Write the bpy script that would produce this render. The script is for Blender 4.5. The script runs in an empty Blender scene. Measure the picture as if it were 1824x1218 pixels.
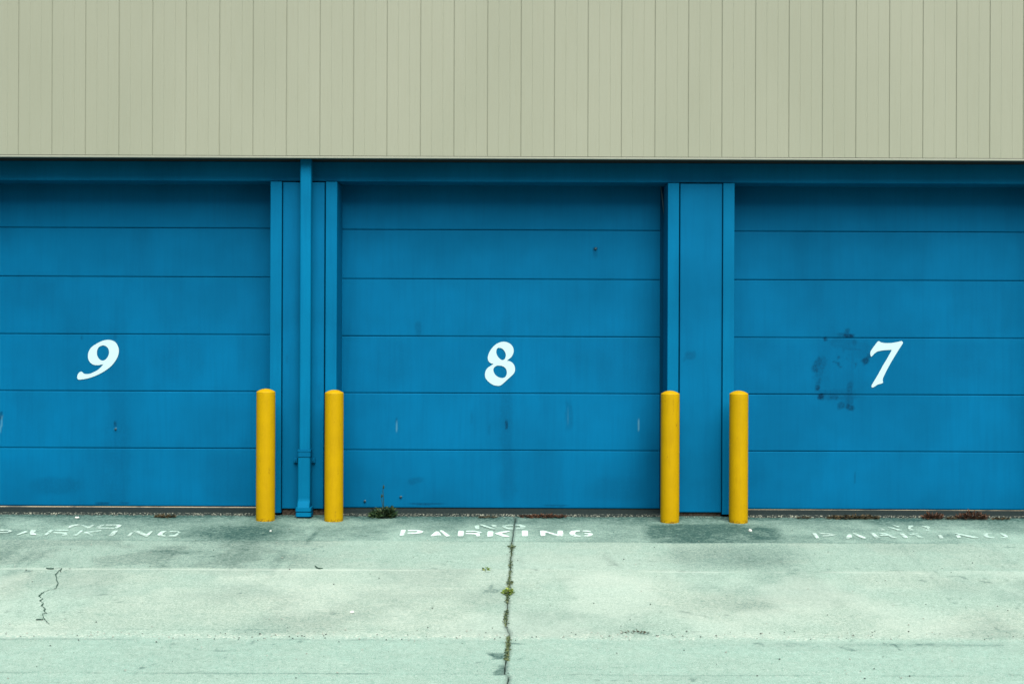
import bpy, math, random
import numpy as np
from mathutils import Matrix, Vector
from mathutils.geometry import delaunay_2d_cdt

random.seed(8)
RNG = np.random.default_rng(87)
scene = bpy.context.scene
C = scene.collection

# ------------------------------------------------------------------ camera model
F = 2280.0            # focal length for a frame 1824 wide
D0 = 12.0             # camera distance from the wall front
CH = 1.61             # camera height above the door sill
ROLL = math.radians(0.22)
CA, SA = math.cos(ROLL), math.sin(ROLL)


def ray(px, py):
    u, v = px - 912.0, 609.0 - py
    return ((u * CA - v * SA) / F, 1.0, (u * SA + v * CA) / F)


def W(px, py, Y=0.0):
    """point of the photograph on the vertical plane at depth Y"""
    d = ray(px, py)
    t = Y + D0
    return (d[0] * t, Y, CH + d[2] * t)


def WX(px, Y=0.0, py=609):
    return W(px, py, Y)[0]


def WZ(px, py, Y=0.0):
    return W(px, py, Y)[2]


def ground_z(y):
    """apron falls away from the wall and runs out level"""
    t = -np.asarray(y, dtype=float)
    z = -0.022 - 0.047 * np.clip(t, 0, 5.0)
    s = np.clip((t - 5.0) / 3.0, 0, 1)
    z = z - 0.047 * 3.0 * (s - s * s / 2)
    return z


def G(px, py):
    """point of the photograph on the apron"""
    d = ray(px, py)
    lo, hi = 4.0, 12.5
    for _ in range(40):
        m = (lo + hi) / 2
        if CH + d[2] * m > float(ground_z(m - D0)):
            lo = m
        else:
            hi = m
    m = (lo + hi) / 2
    y = m - D0
    return (d[0] * m, y, float(ground_z(y)))


def to_px(x, y, z):
    t = y + D0
    u0, v0 = F * x / t, F * (z - CH) / t
    u = u0 * CA + v0 * SA
    v = -u0 * SA + v0 * CA
    return 912.0 + u, 609.0 - v


# ------------------------------------------------------------------ noise on arrays
def vnoise(x, y, seed=0):
    xi, yi = np.floor(x).astype(np.int64), np.floor(y).astype(np.int64)
    fx, fy = x - xi, y - yi
    fx, fy = fx * fx * (3 - 2 * fx), fy * fy * (3 - 2 * fy)

    def h(a, b):
        n = (a * 374761393 + b * 668265263 + seed * 974634777) & 0xFFFFFFFF
        n = ((n ^ (n >> 13)) * 1274126177) & 0xFFFFFFFF
        return ((n ^ (n >> 16)) & 0xFFFF) / 65535.0
    return (h(xi, yi) * (1 - fx) + h(xi + 1, yi) * fx) * (1 - fy) + (h(xi, yi + 1) * (1 - fx) + h(xi + 1, yi + 1) * fx) * fy


def fbm(x, y, seed=0, octv=4):
    s, a, n = 0.0, 0.5, 0.0
    for k in range(octv):
        s = s + a * vnoise(x * 2 ** k + 17.3 * k, y * 2 ** k + 5.1 * k, seed + k)
        n += a
        a *= 0.55
    return s / n


def sst(a, b, x):
    t = np.clip((x - a) / (b - a), 0, 1)
    return t * t * (3 - 2 * t)


# ------------------------------------------------------------------ object helpers
def tag(o, label=None, cat=None, group=None, kind=None):
    if label: o['label'] = label
    if cat: o['category'] = cat
    if group: o['group'] = group
    if kind: o['kind'] = kind
    return o


def link(name, me, mat=None, parent=None, smooth=False):
    o = bpy.data.objects.new(name, me)
    C.objects.link(o)
    if mat is not None:
        me.materials.append(mat)
    if parent is not None:
        o.parent = parent
    if smooth:
        me.polygons.foreach_set('use_smooth', [True] * len(me.polygons))
    return o


def mesh(name, V, Fc):
    me = bpy.data.meshes.new(name)
    me.from_pydata([tuple(v) for v in V], [], [tuple(f) for f in Fc])
    me.update()
    return me


def empty(name, loc=(0, 0, 0), parent=None):
    o = bpy.data.objects.new(name, None)
    C.objects.link(o)
    o.location = loc
    o.empty_display_size = 0.2
    if parent is not None:
        o.parent = parent
    return o


class MB:
    def __init__(self):
        self.V, self.F = [], []

    def add(self, V, Fc):
        n = len(self.V)
        self.V += [tuple(v) for v in V]
        self.F += [tuple(i + n for i in f) for f in Fc]

    def box(self, x0, x1, y0, y1, z0, z1, b=0.0):
        """box with chamfered edges on the front side (y0) when b > 0"""
        if b <= 0:
            V = [(x, y, z) for x in (x0, x1) for y in (y0, y1) for z in (z0, z1)]
            Fc = [(0, 1, 3, 2), (4, 6, 7, 5), (0, 4, 5, 1), (2, 3, 7, 6), (0, 2, 6, 4), (1, 5, 7, 3)]
            self.add(V, Fc)
            return
        rings = [(y0, b), (y0 + b * 0.3, b * 0.3), (y0 + b, 0.0), (y1, 0.0)]
        V, Fc = [], []
        for (y, i) in rings:
            V += [(x0 + i, y, z0 + i), (x1 - i, y, z0 + i), (x1 - i, y, z1 - i), (x0 + i, y, z1 - i)]
        Fc.append((0, 1, 2, 3))
        for r in range(3):
            for k in range(4):
                a, c = r * 4 + k, r * 4 + (k + 1) % 4
                Fc.append((a, a + 4, c + 4, c))
        Fc.append((15, 14, 13, 12))
        self.add(V, Fc)

    def lathe(self, prof, cx, cy, n=40, cap=True):
        V, Fc = [], []
        for (r, z) in prof:
            for k in range(n):
                a = 2 * math.pi * k / n
                V.append((cx + r * math.cos(a), cy + r * math.sin(a), z))
        for i in range(len(prof) - 1):
            for k in range(n):
                a, b = i * n + k, i * n + (k + 1) % n
                Fc.append((a, b, b + n, a + n))
        if cap:
            Fc.append(tuple((len(prof) - 1) * n + k for k in range(n)))
        self.add(V, Fc)

    def tube(self, pts, radii, n=6):
        pts = [Vector(p) for p in pts]
        V, Fc = [], []
        for i, p in enumerate(pts):
            d = (pts[min(i + 1, len(pts) - 1)] - pts[max(i - 1, 0)]).normalized()
            a = d.orthogonal().normalized()
            b = d.cross(a)
            for k in range(n):
                t = 2 * math.pi * k / n
                V.append(p + (a * math.cos(t) + b * math.sin(t)) * radii[i])
        for i in range(len(pts) - 1):
            for k in range(n):
                q, w = i * n + k, i * n + (k + 1) % n
                Fc.append((q, w, w + n, q + n))
        Fc.append(tuple(range(n))[::-1])
        Fc.append(tuple((len(pts) - 1) * n + k for k in range(n)))
        self.add(V, Fc)

    def build(self, name, mat, parent=None, smooth=False):
        return link(name, mesh(name, self.V, self.F), mat, parent, smooth)


# ------------------------------------------------------------------ materials
ALB = 0.39            # every paint and stone colour below is dimmed by this so ground bounce fills recesses less


class NT:
    def __init__(self, name, k=ALB):
        self.k = k
        self.m = bpy.data.materials.new(name)
        self.m.use_nodes = True
        self.t = self.m.node_tree
        self.b = self.t.nodes['Principled BSDF']

    def n(self, kind, **kw):
        nd = self.t.nodes.new(kind)
        for k, v in kw.items():
            if k in nd.inputs.keys():
                nd.inputs[k].default_value = v
            else:
                setattr(nd, k, v)
        return nd

    def l(self, a, b):
        self.t.links.new(a, b)

    def coord(self, scale=(1, 1, 1), loc=(0, 0, 0), kind='Object'):
        tc = self.n('ShaderNodeTexCoord')
        mp = self.n('ShaderNodeMapping')
        mp.inputs['Scale'].default_value = scale
        mp.inputs['Location'].default_value = loc
        self.l(tc.outputs[kind], mp.inputs['Vector'])
        return mp.outputs['Vector']

    def noise(self, vec, scale, detail=4, rough=0.55):
        nd = self.n('ShaderNodeTexNoise')
        nd.inputs['Scale'].default_value = scale
        nd.inputs['Detail'].default_value = detail
        nd.inputs['Roughness'].default_value = rough
        self.l(vec, nd.inputs['Vector'])
        return nd.outputs['Fac']

    def ramp(self, fac, stops):
        nd = self.n('ShaderNodeValToRGB')
        el = nd.color_ramp.elements
        while len(el) < len(stops):
            el.new(0.5)
        for e, (p, c) in zip(el, stops):
            e.position = p
            e.color = (c, c, c, 1) if isinstance(c, (int, float)) else (*[q * self.k for q in c], 1)
        self.l(fac, nd.inputs['Fac'])
        return nd.outputs['Color']

    def mix(self, fac, a, b, mode='MIX'):
        nd = self.n('ShaderNodeMix')
        nd.data_type = 'RGBA'
        nd.blend_type = mode
        for sock, v in ((nd.inputs['Factor'], fac), (nd.inputs[6], a), (nd.inputs[7], b)):
            if isinstance(v, (int, float)):
                sock.default_value = v
            elif isinstance(v, tuple):
                sock.default_value = (*[q * self.k for q in v], 1)
            else:
                self.l(v, sock)
        return nd.outputs[2]

    def math(self, op, a, b=0.0, c=0.0):
        nd = self.n('ShaderNodeMath')
        nd.operation = op
        for i, v in enumerate((a, b, c)):
            if isinstance(v, (int, float)):
                nd.inputs[i].default_value = v
            else:
                self.l(v, nd.inputs[i])
        return nd.outputs[0]

    def attr(self, name):
        nd = self.n('ShaderNodeAttribute')
        nd.attribute_name = name
        return nd.outputs['Fac']

    def bump(self, h, strength=0.2, dist=0.002):
        nd = self.n('ShaderNodeBump')
        nd.inputs['Strength'].default_value = strength
        nd.inputs['Distance'].default_value = dist
        self.l(h, nd.inputs['Height'])
        self.l(nd.outputs['Normal'], self.b.inputs['Normal'])

    def out(self, color, rough=0.6, spec=0.4):
        if isinstance(color, tuple):
            self.b.inputs['Base Color'].default_value = (*[q * self.k for q in color], 1)
        else:
            self.l(color, self.b.inputs['Base Color'])
        if isinstance(rough, (int, float)):
            self.b.inputs['Roughness'].default_value = rough
        else:
            self.l(rough, self.b.inputs['Roughness'])
        self.b.inputs['Specular IOR Level'].default_value = spec
        return self.m


BLUE = (0.0003, 0.240, 0.545)
BLUE_OLD = (0.0004, 0.135, 0.340)
BLUE_PALE = (0.004, 0.260, 0.520)


def paint_blue(name, stain=False, base=BLUE, k=1.0):
    t = NT(name)
    v = t.coord()
    vs = t.coord((1.0, 1.0, 0.06))
    big = t.noise(v, 1.3, 3)
    streak = t.noise(vs, 26, 5, 0.6)
    fine = t.noise(v, 60, 4)
    b0 = tuple(c * k for c in base)
    col = t.mix(t.ramp(big, [(0.35, 0.0), (0.68, 0.9)]), b0, tuple(c * 0.78 for c in b0))
    col = t.mix(t.ramp(streak, [(0.45, 0.0), (0.78, 0.26)]), col, tuple(c * k for c in BLUE_OLD))
    col = t.mix(t.ramp(fine, [(0.55, 0.0), (0.8, 0.14)]), col, BLUE_PALE)
    if stain:
        d = t.math('MULTIPLY', t.attr('stain'), t.ramp(t.noise(v, 45, 5, 0.65), [(0.25, 0.35), (0.6, 1.0)]))
        col = t.mix(d, col, (0.002, 0.030, 0.085))
        w = t.attr('scuff')
        col = t.mix(w, col, (0.20, 0.52, 0.66))
    h = t.math('ADD', t.math('MULTIPLY', fine, 0.5), t.noise(v, 240, 2))
    t.bump(h, 0.12, 0.0012)
    return t.out(col, t.ramp(big, [(0.3, 0.55), (0.7, 0.68)]), 0.03)


M = {}
M['door'] = paint_blue('blue_door_paint', True)
M['trim'] = paint_blue('blue_trim_paint', False, (0.0004, 0.255, 0.550))
M['panel'] = paint_blue('blue_panel_paint', True, (0.0004, 0.232, 0.520))
M['pipe'] = paint_blue('blue_pipe_paint', False, (0.0005, 0.285, 0.600))

t = NT('siding_paint')
v = t.coord()
vs = t.coord((1, 1, 0.03))
grain = t.noise(vs, 90, 5, 0.65)
big = t.noise(t.coord((1, 1, 0.35)), 0.9, 3)
fine = t.noise(t.coord((1, 1, 0.4)), 130, 3)
col = t.mix(t.ramp(big, [(0.3, 0.0), (0.7, 1.0)]), (0.450, 0.512, 0.395), (0.505, 0.565, 0.445))
col = t.mix(t.ramp(grain, [(0.45, 0.0), (0.8, 0.30)]), col, (0.40, 0.43, 0.30))
col = t.mix(t.ramp(fine, [(0.5, 0.0), (0.8, 0.22)]), col, (0.56, 0.59, 0.44))
t.bump(t.math('ADD', grain, t.math('MULTIPLY', fine, 0.6)), 0.16, 0.0015)
M['siding'] = t.out(col, 0.62, 0.25)

t = NT('pale_trim_metal')
M['drip'] = t.out(t.mix(t.noise(t.coord((1, 1, 1)), 14), (0.44, 0.50, 0.40), (0.52, 0.58, 0.48)), 0.5, 0.35)

t = NT('dark_soffit_boards')
M['soffit'] = t.out(t.mix(t.noise(t.coord((1, 8, 1)), 9), (0.035, 0.034, 0.03), (0.06, 0.056, 0.05)), 0.8, 0.2)

t = NT('rough_plinth_concrete')
v = t.coord()
c = t.mix(t.ramp(t.noise(v, 24, 6, 0.7), [(0.35, 0.0), (0.7, 1.0)]), (0.055, 0.045, 0.033), (0.16, 0.13, 0.10))
t.bump(t.noise(v, 60, 5), 0.6, 0.01)
M['plinth'] = t.out(c, 0.9, 0.2)

t = NT('roof_membrane')
M['roof'] = t.out(t.mix(t.noise(t.coord(), 3), (0.12, 0.12, 0.12), (0.17, 0.17, 0.16)), 0.9, 0.2)

t = NT('worn_yellow_paint')
v = t.coord()
oi = t.n('ShaderNodeObjectInfo')
va = t.n('ShaderNodeVectorMath')
va.operation = 'ADD'
t.l(v, va.inputs[0])
t.l(oi.outputs['Location'], va.inputs[1])
vv = va.outputs[0]
mp = t.n('ShaderNodeMapping')
mp.inputs['Scale'].default_value = (1, 1, 0.12)
t.l(vv, mp.inputs['Vector'])
big = t.noise(vv, 6, 4, 0.6)
strk = t.noise(mp.outputs['Vector'], 42, 5, 0.6)
fine = t.noise(vv, 110, 3)
col = t.mix(t.ramp(big, [(0.35, 0.0), (0.7, 1.0)]), (0.80, 0.520, 0.0004), (0.72, 0.465, 0.0006))
col = t.mix(t.ramp(strk, [(0.52, 0.0), (0.8, 0.30)]), col, (0.48, 0.28, 0.003))
col = t.mix(t.ramp(fine, [(0.62, 0.0), (0.85, 0.25)]), col, (0.45, 0.27, 0.01))
col = t.mix(t.math('MULTIPLY', t.attr('scuff'), t.ramp(t.noise(vv, 55, 5, 0.7), [(0.45, 0.0), (0.62, 1.0)])), col, (0.14, 0.06, 0.018))
t.bump(t.math('ADD', t.math('MULTIPLY', big, 2.0), fine), 0.22, 0.0015)
M['yellow'] = t.out(col, t.ramp(big, [(0.3, 0.50), (0.7, 0.62)]), 0.08)

# concrete apron: stain attributes come from the mesh, grain from noise
t = NT('apron_concrete')
v = t.coord()
vx = t.coord((0.35, 1, 1))
g1 = t.noise(v, 55, 5, 0.7)
g2 = t.noise(v, 170, 3, 0.6)
g3 = t.noise(vx, 7, 5, 0.6)
g4 = t.noise(v, 1.1, 4, 0.6)
g5 = t.noise(v, 24, 3, 0.6)
col = t.mix(t.attr('warm'), (0.475, 0.800, 0.690), (0.700, 0.830, 0.705))
col = t.mix(t.ramp(g4, [(0.3, 0.0), (0.7, 0.30)]), col, (0.34, 0.59, 0.49))
col = t.mix(t.ramp(g3, [(0.4, 0.0), (0.75, 0.45)]), col, (0.30, 0.52, 0.43))
col = t.mix(t.ramp(g5, [(0.44, 0.0), (0.64, 0.34)]), col, (0.24, 0.455, 0.37))
col = t.mix(t.math('MULTIPLY', t.ramp(g1, [(0.42, 0.0), (0.58, 0.72)]), t.math('SUBTRACT', 1.0, t.attr('even'))), col, (0.19, 0.39, 0.315))
col = t.mix(t.ramp(g2, [(0.47, 0.0), (0.62, 0.85)]), col, (0.80, 1.0, 0.90))
vo = t.n('ShaderNodeTexVoronoi')
vo.inputs['Scale'].default_value = 26
t.l(v, vo.inputs['Vector'])
pit = t.math('MULTIPLY', t.ramp(vo.outputs['Distance'], [(0.05, 1.0), (0.14, 0.0)]), t.ramp(t.noise(v, 5, 2), [(0.52, 0.0), (0.66, 0.7)]))
col = t.mix(pit, col, (0.10, 0.19, 0.16))
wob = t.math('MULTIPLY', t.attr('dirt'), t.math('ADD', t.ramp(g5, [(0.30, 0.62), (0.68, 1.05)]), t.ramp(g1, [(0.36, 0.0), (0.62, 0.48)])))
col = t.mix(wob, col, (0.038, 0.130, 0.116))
vo2 = t.n('ShaderNodeTexVoronoi')
vo2.inputs['Scale'].default_value = 48
t.l(v, vo2.inputs['Vector'])
peb = t.math('MULTIPLY', t.attr('agg'), t.ramp(vo2.outputs['Distance'], [(0.18, 1.0), (0.48, 0.0)]))
peb = t.math('MULTIPLY', peb, t.ramp(t.noise(v, 13, 3), [(0.40, 0.0), (0.58, 1.0)]))
col = t.mix(t.attr('light'), col, (0.82, 1.0, 0.89))
col = t.mix(peb, col, (0.95, 1.05, 0.93))
col = t.mix(t.attr('groove'), col, (0.020, 0.055, 0.050))
col = t.mix(t.attr('unseen_asphalt'), col, (0.045, 0.047, 0.048))
t.bump(t.math('ADD', t.math('MULTIPLY', g1, 1.0), t.math('MULTIPLY', g2, 0.6)), 0.45, 0.004)
M['concrete'] = t.out(col, 0.88, 0.2)

t = NT('sill_concrete')
v = t.coord()
n1 = t.noise(v, 40, 5, 0.7)
col = t.mix(t.ramp(n1, [(0.35, 0.0), (0.7, 1.0)]), (0.022, 0.040, 0.042), (0.055, 0.075, 0.070))
vo = t.n('ShaderNodeTexVoronoi')
vo.inputs['Scale'].default_value = 55
t.l(v, vo.inputs['Vector'])
chip = t.math('MULTIPLY', t.attr('edge'), t.ramp(vo.outputs['Distance'], [(0.25, 1.0), (0.5, 0.0)]))
chip = t.math('MULTIPLY', chip, t.ramp(t.noise(v, 9, 3), [(0.35, 0.15), (0.6, 1.0)]))
col = t.mix(chip, col, (0.50, 0.54, 0.44))
t.bump(n1, 0.6, 0.008)
M['sill'] = t.out(col, 0.9, 0.02)


def wear_paint(name, lo, hi, col):
    t = NT(name, 0.70)
    v = t.coord(kind='Object')
    a = t.noise(v, 34, 6, 0.75)
    b = t.noise(v, 5, 3)
    f = t.math('ADD', t.math('MULTIPLY', a, 0.65), t.math('MULTIPLY', b, 0.35))
    t.l(t.ramp(f, [(lo, 0.0), (hi, 1.0)]), t.b.inputs['Alpha'])
    return t.out(col, 0.75, 0.2)


WHITE = (0.62, 0.80, 0.76)
M['crisp'] = wear_paint('crisp_road_paint', 0.33, 0.50, WHITE)
M['worn'] = wear_paint('worn_road_paint', 0.36, 0.60, (0.56, 0.76, 0.70))
M['faded'] = wear_paint('faded_road_paint', 0.34, 0.60, (0.52, 0.74, 0.67))
t = NT('white_numeral_paint', 0.50)
M['numeral'] = t.out(t.mix(t.noise(t.coord(), 30, 4), (0.66, 0.92, 1.0), (0.60, 0.87, 0.96)), 0.5, 0.3)
t = NT('seal_strip')
M['retainer'] = t.out(t.mix(t.ramp(t.noise(t.coord((1, 1, 1)), 3.0, 4), [(0.5, 0.0), (0.62, 1.0)]), (0.66, 0.62, 0.47), (0.26, 0.28, 0.25)), 0.6, 0.3)
t = NT('black_rubber')
M['rubber'] = t.out((0.018, 0.020, 0.022), 0.8, 0.05)
M['dark_blue'] = paint_blue('dark_blue_seal', False, (0.0003, 0.075, 0.185))  # seal colour darkened to deepen the recess shade along the door edge
t = NT('dull_steel')
t.b.inputs['Metallic'].default_value = 0.6
M['steel'] = t.out(t.mix(t.noise(t.coord(), 80, 3), (0.06, 0.14, 0.20), (0.12, 0.24, 0.30)), 0.45, 0.4)


def leaf_mat(name, a, b, c):
    t = NT(name)
    r = t.attr('tone')
    col = t.ramp(r, [(0.0, a), (0.5, b), (1.0, c)])
    return t.out(col, 0.65, 0.25)


M['green'] = leaf_mat('weed_leaf', (0.012, 0.05, 0.026), (0.03, 0.09, 0.032), (0.09, 0.14, 0.04))
M['dry'] = leaf_mat('dry_weed', (0.04, 0.022, 0.014), (0.10, 0.05, 0.026), (0.18, 0.085, 0.04))
M['olive'] = leaf_mat('olive_weed', (0.03, 0.036, 0.02), (0.085, 0.07, 0.03), (0.15, 0.11, 0.045))
M['bright'] = leaf_mat('bright_weed', (0.09, 0.19, 0.05), (0.24, 0.40, 0.07), (0.48, 0.60, 0.10))
M['moss'] = leaf_mat('joint_moss', (0.04, 0.10, 0.06), (0.12, 0.20, 0.09), (0.26, 0.32, 0.13))
M['grit'] = leaf_mat('grit', (0.03, 0.05, 0.045), (0.12, 0.15, 0.13), (0.55, 0.60, 0.53))
t = NT('crack_dirt')
M['crack'] = t.out(t.mix(t.noise(t.coord(), 40, 3), (0.035, 0.10, 0.075), (0.13, 0.24, 0.19)), 0.95, 0.1)  # own dark tone of the crack line, shared with the twig
t = NT('white_stone', 0.55)
M['white_stone'] = t.out((0.74, 0.82, 0.78), 0.7, 0.2)

# ------------------------------------------------------------------ ground sheet with joint groove
def axis(fine0, fine1, step, far):
    inner = np.arange(fine0, fine1 + 1e-6, step)
    out = []
    d, p = step, fine1
    while p < far:
        d *= 1.35
        p += d
        out.append(p)
    out = np.array(out)
    return np.concatenate([-(out - fine1) [::-1] + fine0, inner, out])


xs = axis(-5.4, 5.4, 0.0155, 220.0)
ys = axis(-5.9, 0.02, 0.0155, 220.0)          # y (towards the wall positive)

# joint polyline in photo pixels
JOINT = [(917.5, 921, 2.6), (914.5, 945, 3.0), (912, 965, 3.2), (909.5, 1000, 3.0), (907, 1040, 3.2), (904.5, 1060, 3.4), (902, 1090, 3.0),
         (900.5, 1116, 2.6), (906.5, 1128, 4.0), (905.5, 1145, 4.2), (902.5, 1170, 4.0), (899, 1200, 4.4), (904.8, 1203, 5.0), (904, 1218, 5.0)]
jp = [(*G(a, b)[:2], w) for a, b, w in JOINT]
jy = np.array([p[1] for p in jp])[::-1]
jx = np.array([p[0] for p in jp])[::-1]
jw = np.array([p[2] for p in jp])[::-1]
# continue towards the camera
jy = np.concatenate([[-30.0], jy])
jx = np.concatenate([[jx[0] - 0.1], jx])
jw = np.concatenate([[5.0], jw])
xj = np.interp(ys, jy, jx)
xj += (fbm(ys * 9, ys * 0 + 3.3, 5, 4) - 0.5) * 0.020
wj = np.interp(ys, jy, jw) / (F / (ys + D0).clip(3)) * 0.34
wj *= 0.75 + 0.7 * fbm(ys * 14, ys * 0 + 8.1, 6, 3)
wj = np.where(ys > G(917, 921)[1], 0.0005, wj)
k0 = int(np.argmin(np.abs(xs - float(np.interp(-2.0, jy, jx)))))
xc = xs[k0]
xs = np.concatenate([xs[:k0 - 1], [xc - 0.006, xc - 0.004, xc + 0.004, xc + 0.006], xs[k0 + 2:]])
cL0, cL1, cR1, cR0 = k0 - 1, k0, k0 + 1, k0 + 2
X, Y = np.meshgrid(xs, ys, indexing='xy')
fall = np.clip(1 - np.abs(X - xc) / 1.2, 0, 1)
X = X + (xj[:, None] - xc) * fall
X[:, cL0] = xj - wj
X[:, cL1] = xj - wj * 0.55
X[:, cR1] = xj + wj * 0.55
X[:, cR0] = xj + wj
Z = ground_z(Y)
vis = (np.abs(X) < 5.4) & (Y > -6)
Z = Z + np.where(vis, (fbm(X * 2.2, Y * 2.2, 31, 4) - 0.5) * 0.010, 0)
Z[:, cL1] -= np.where(wj > 0.001, 0.028, 0)
Z[:, cR1] -= np.where(wj > 0.001, 0.028, 0)
# photo position of every vertex, used to lay the stains where they lie
PX, PY = to_px(X, Y, ground_z(Y))
ok = Y > -6.2
PX = np.where(ok, PX, 912.0)
PY = np.where(ok, PY, 1300.0)
RY = PY - (PX - 912) * 0.0040           # rows follow the slight tilt of the frame
nz = fbm(X * 3.2, Y * 3.2, 3, 5)
nz2 = fbm(X * 1.1, Y * 4.0, 9, 5)
nz3 = fbm(X * 9.0, Y * 9.0, 14, 4)
wx = (nz - 0.5) * 26
wy = (nz2 - 0.5) * 9
dirt = np.zeros_like(X)
light = np.zeros_like(X)
warm = np.zeros_like(X)


def ell(cx, cy, rx, ry, s, soft=0.6, rot=0.0, warpk=1.0):
    a = math.radians(rot)
    dx, dy = PX + wx * warpk - cx, PY + wy * warpk - cy
    ux, uy = dx * math.cos(a) + dy * math.sin(a), -dx * math.sin(a) + dy * math.cos(a)
    r = np.sqrt((ux / rx) ** 2 + (uy / ry) ** 2)
    return s * (1 - sst(1 - soft, 1 + soft * 0.4, r))


def quad(x0a, x1a, ya, x0b, x1b, yb, s, soft=5):
    """trapezium: edge ya from x0a to x1a, edge yb from x0b to x1b"""
    tt = np.clip((PY - ya) / (yb - ya), 0, 1)
    xl, xr = x0a + (x0b - x0a) * tt, x1a + (x1b - x1a) * tt
    qx = PX + wx * 0.5
    return s * (0.30 + 1.1 * nz + 0.3 * nz2) * (0.55 + 0.9 * nz3) * sst(-soft, soft, qx - xl + (nz3 - .5) * 14) * sst(-soft, soft, xr - qx) * sst(ya - 3, ya + 3, PY + wy * 0.3) * (1 - sst(yb - 0.8, yb + 0.8, PY))


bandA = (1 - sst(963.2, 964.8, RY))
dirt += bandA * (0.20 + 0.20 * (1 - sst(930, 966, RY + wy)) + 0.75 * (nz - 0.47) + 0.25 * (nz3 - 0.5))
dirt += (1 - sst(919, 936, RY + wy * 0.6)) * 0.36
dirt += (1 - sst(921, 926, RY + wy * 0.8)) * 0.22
bandB = sst(963.5, 965, RY) * (1 - sst(1012, 1014, RY))
dirt += bandB * (0.05 + 0.20 * sst(0.42, 0.62, nz) * (1 - sst(420, 700, PX + wx)) + 0.08 * (1 - sst(420, 700, PX + wx)) + 0.10 * sst(1150, 1300, PX) * (1 - sst(1400, 1470, PX)))
bandC = sst(1012.5, 1014, RY) * (1 - sst(1128, 1140, RY + wy * 0.4))
warm += bandC * (0.35 + 0.5 * sst(0.35, 0.62, fbm(X * 1.3, Y * 1.2, 47, 4))) + bandB * (0.30 + 0.3 * sst(0.4, 0.6, nz))
bandD = sst(1136, 1142, RY)
dirt += bandD * (0.10 + 0.14 * (nz2 - 0.5))
warm += bandD * 0.15 * sst(0.45, 0.6, nz)
dirt += bandC * 0.17 * sst(0.50, 0.70, fbm(X * 1.4, Y * 1.0, 44, 5))
# individual stains
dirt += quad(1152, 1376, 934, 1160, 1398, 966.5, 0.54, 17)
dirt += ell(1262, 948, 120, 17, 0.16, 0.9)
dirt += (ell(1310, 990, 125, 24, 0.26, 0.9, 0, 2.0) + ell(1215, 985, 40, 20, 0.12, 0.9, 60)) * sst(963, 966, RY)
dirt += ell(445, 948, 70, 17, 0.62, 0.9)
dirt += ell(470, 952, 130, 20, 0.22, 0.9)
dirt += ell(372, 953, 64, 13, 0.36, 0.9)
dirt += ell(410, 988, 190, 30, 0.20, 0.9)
dirt += ell(300, 983, 60, 4.5, 0.30, 0.9, 2)
dirt += ell(556, 957, 20, 5, 0.38, 0.9, -48, 0.4)
dirt += ell(572, 941, 12, 5, 0.22, 0.9, 0, 0.4)
dirt += ell(1090, 1000, 22, 5, 0.28, 0.9, 35, 0.4)
dirt += ell(926, 999, 9, 17, 0.10, 0.9)
dirt += ell(1715, 1045, 52, 18, 0.13, 0.9)
dirt += ell(1300, 1075, 110, 16, 0.09, 0.9)
dirt += ell(1480, 1062, 90, 22, 0.07, 0.9)
dirt += ell(1360, 1000, 60, 12, 0.10, 0.9)
dirt += ell(112, 1002, 14, 14, 0.12, 0.9, -40)
dirt += ell(200, 1050, 60, 14, 0.07, 0.9)
dirt += ell(690, 1005, 24, 12, 0.10, 0.9)
dirt += ell(1620, 975, 140, 9, 0.10, 0.9)
warm += ell(1775, 1100, 110, 22, 0.8, 0.9)
warm += ell(20, 1038, 60, 14, 0.9, 0.9, -20)
warm += ell(640, 1080, 260, 38, 0.5, 0.9)
warm += ell(1150, 1080, 240, 36, 0.4, 0.9)
light += ell(1000, 1005, 150, 30, 0.22, 0.9)
light += bandC * 0.28 * sst(0.48, 0.68, fbm(X * 1.5, Y * 1.0, 46, 5))
light += ell(640, 1040, 300, 40, 0.14, 0.9)
light += ell(1150, 1030, 110, 40, 0.12, 0.9)
# damp wedges beside the joint
dirt += quad(866, 901, 1163, 880, 900, 1171.5, 0.80, 2) * (1 - sst(0, 9, np.abs(PY - 1167) - (PX - 862) * 0.2))
dirt += quad(886, 899, 1184, 878, 896, 1202, 0.72, 3)
dirt += ell(913, 1145, 24, 1.8, 0.60, 0.8, 3, 0.2)
dirt += ell(893, 1126, 16, 1.2, 0.2, 0.8, 0, 0.2)
# tyre drags that run up the ramp
ang = (PX - 912) / np.maximum(PY - 330, 60)
drag = sst(0.56, 0.74, fbm(ang * 60, PY * 0.012, 22, 3)) * sst(0.45, 0.7, fbm(ang * 9, PY * 0.02, 23, 3))
dirt += drag * 0.15 * sst(940, 962, PY) * (1 - sst(1012, 1050, PY)) * (1 - sst(560, 700, PX))
dirt += drag * 0.08 * sst(940, 962, PY) * (1 - sst(1010, 1080, PY)) * sst(1000, 1200, PX)


def seam(y, w, s, x0, x1, target, slope=0.0040, soft=60, broken=0.0, seed=50):
    yy = y + (PX - 912) * (slope)
    m = np.exp(-((PY + (nz3 - 0.5) * w * 1.4 - yy) / w) ** 2) * sst(x0 - soft, x0, PX) * (1 - sst(x1, x1 + soft, PX))
    if broken > 0:
        m = m * sst(broken - 0.08, broken + 0.08, fbm(X * 2.2, Y * 0.2, seed, 4))
    target += s * m


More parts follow.
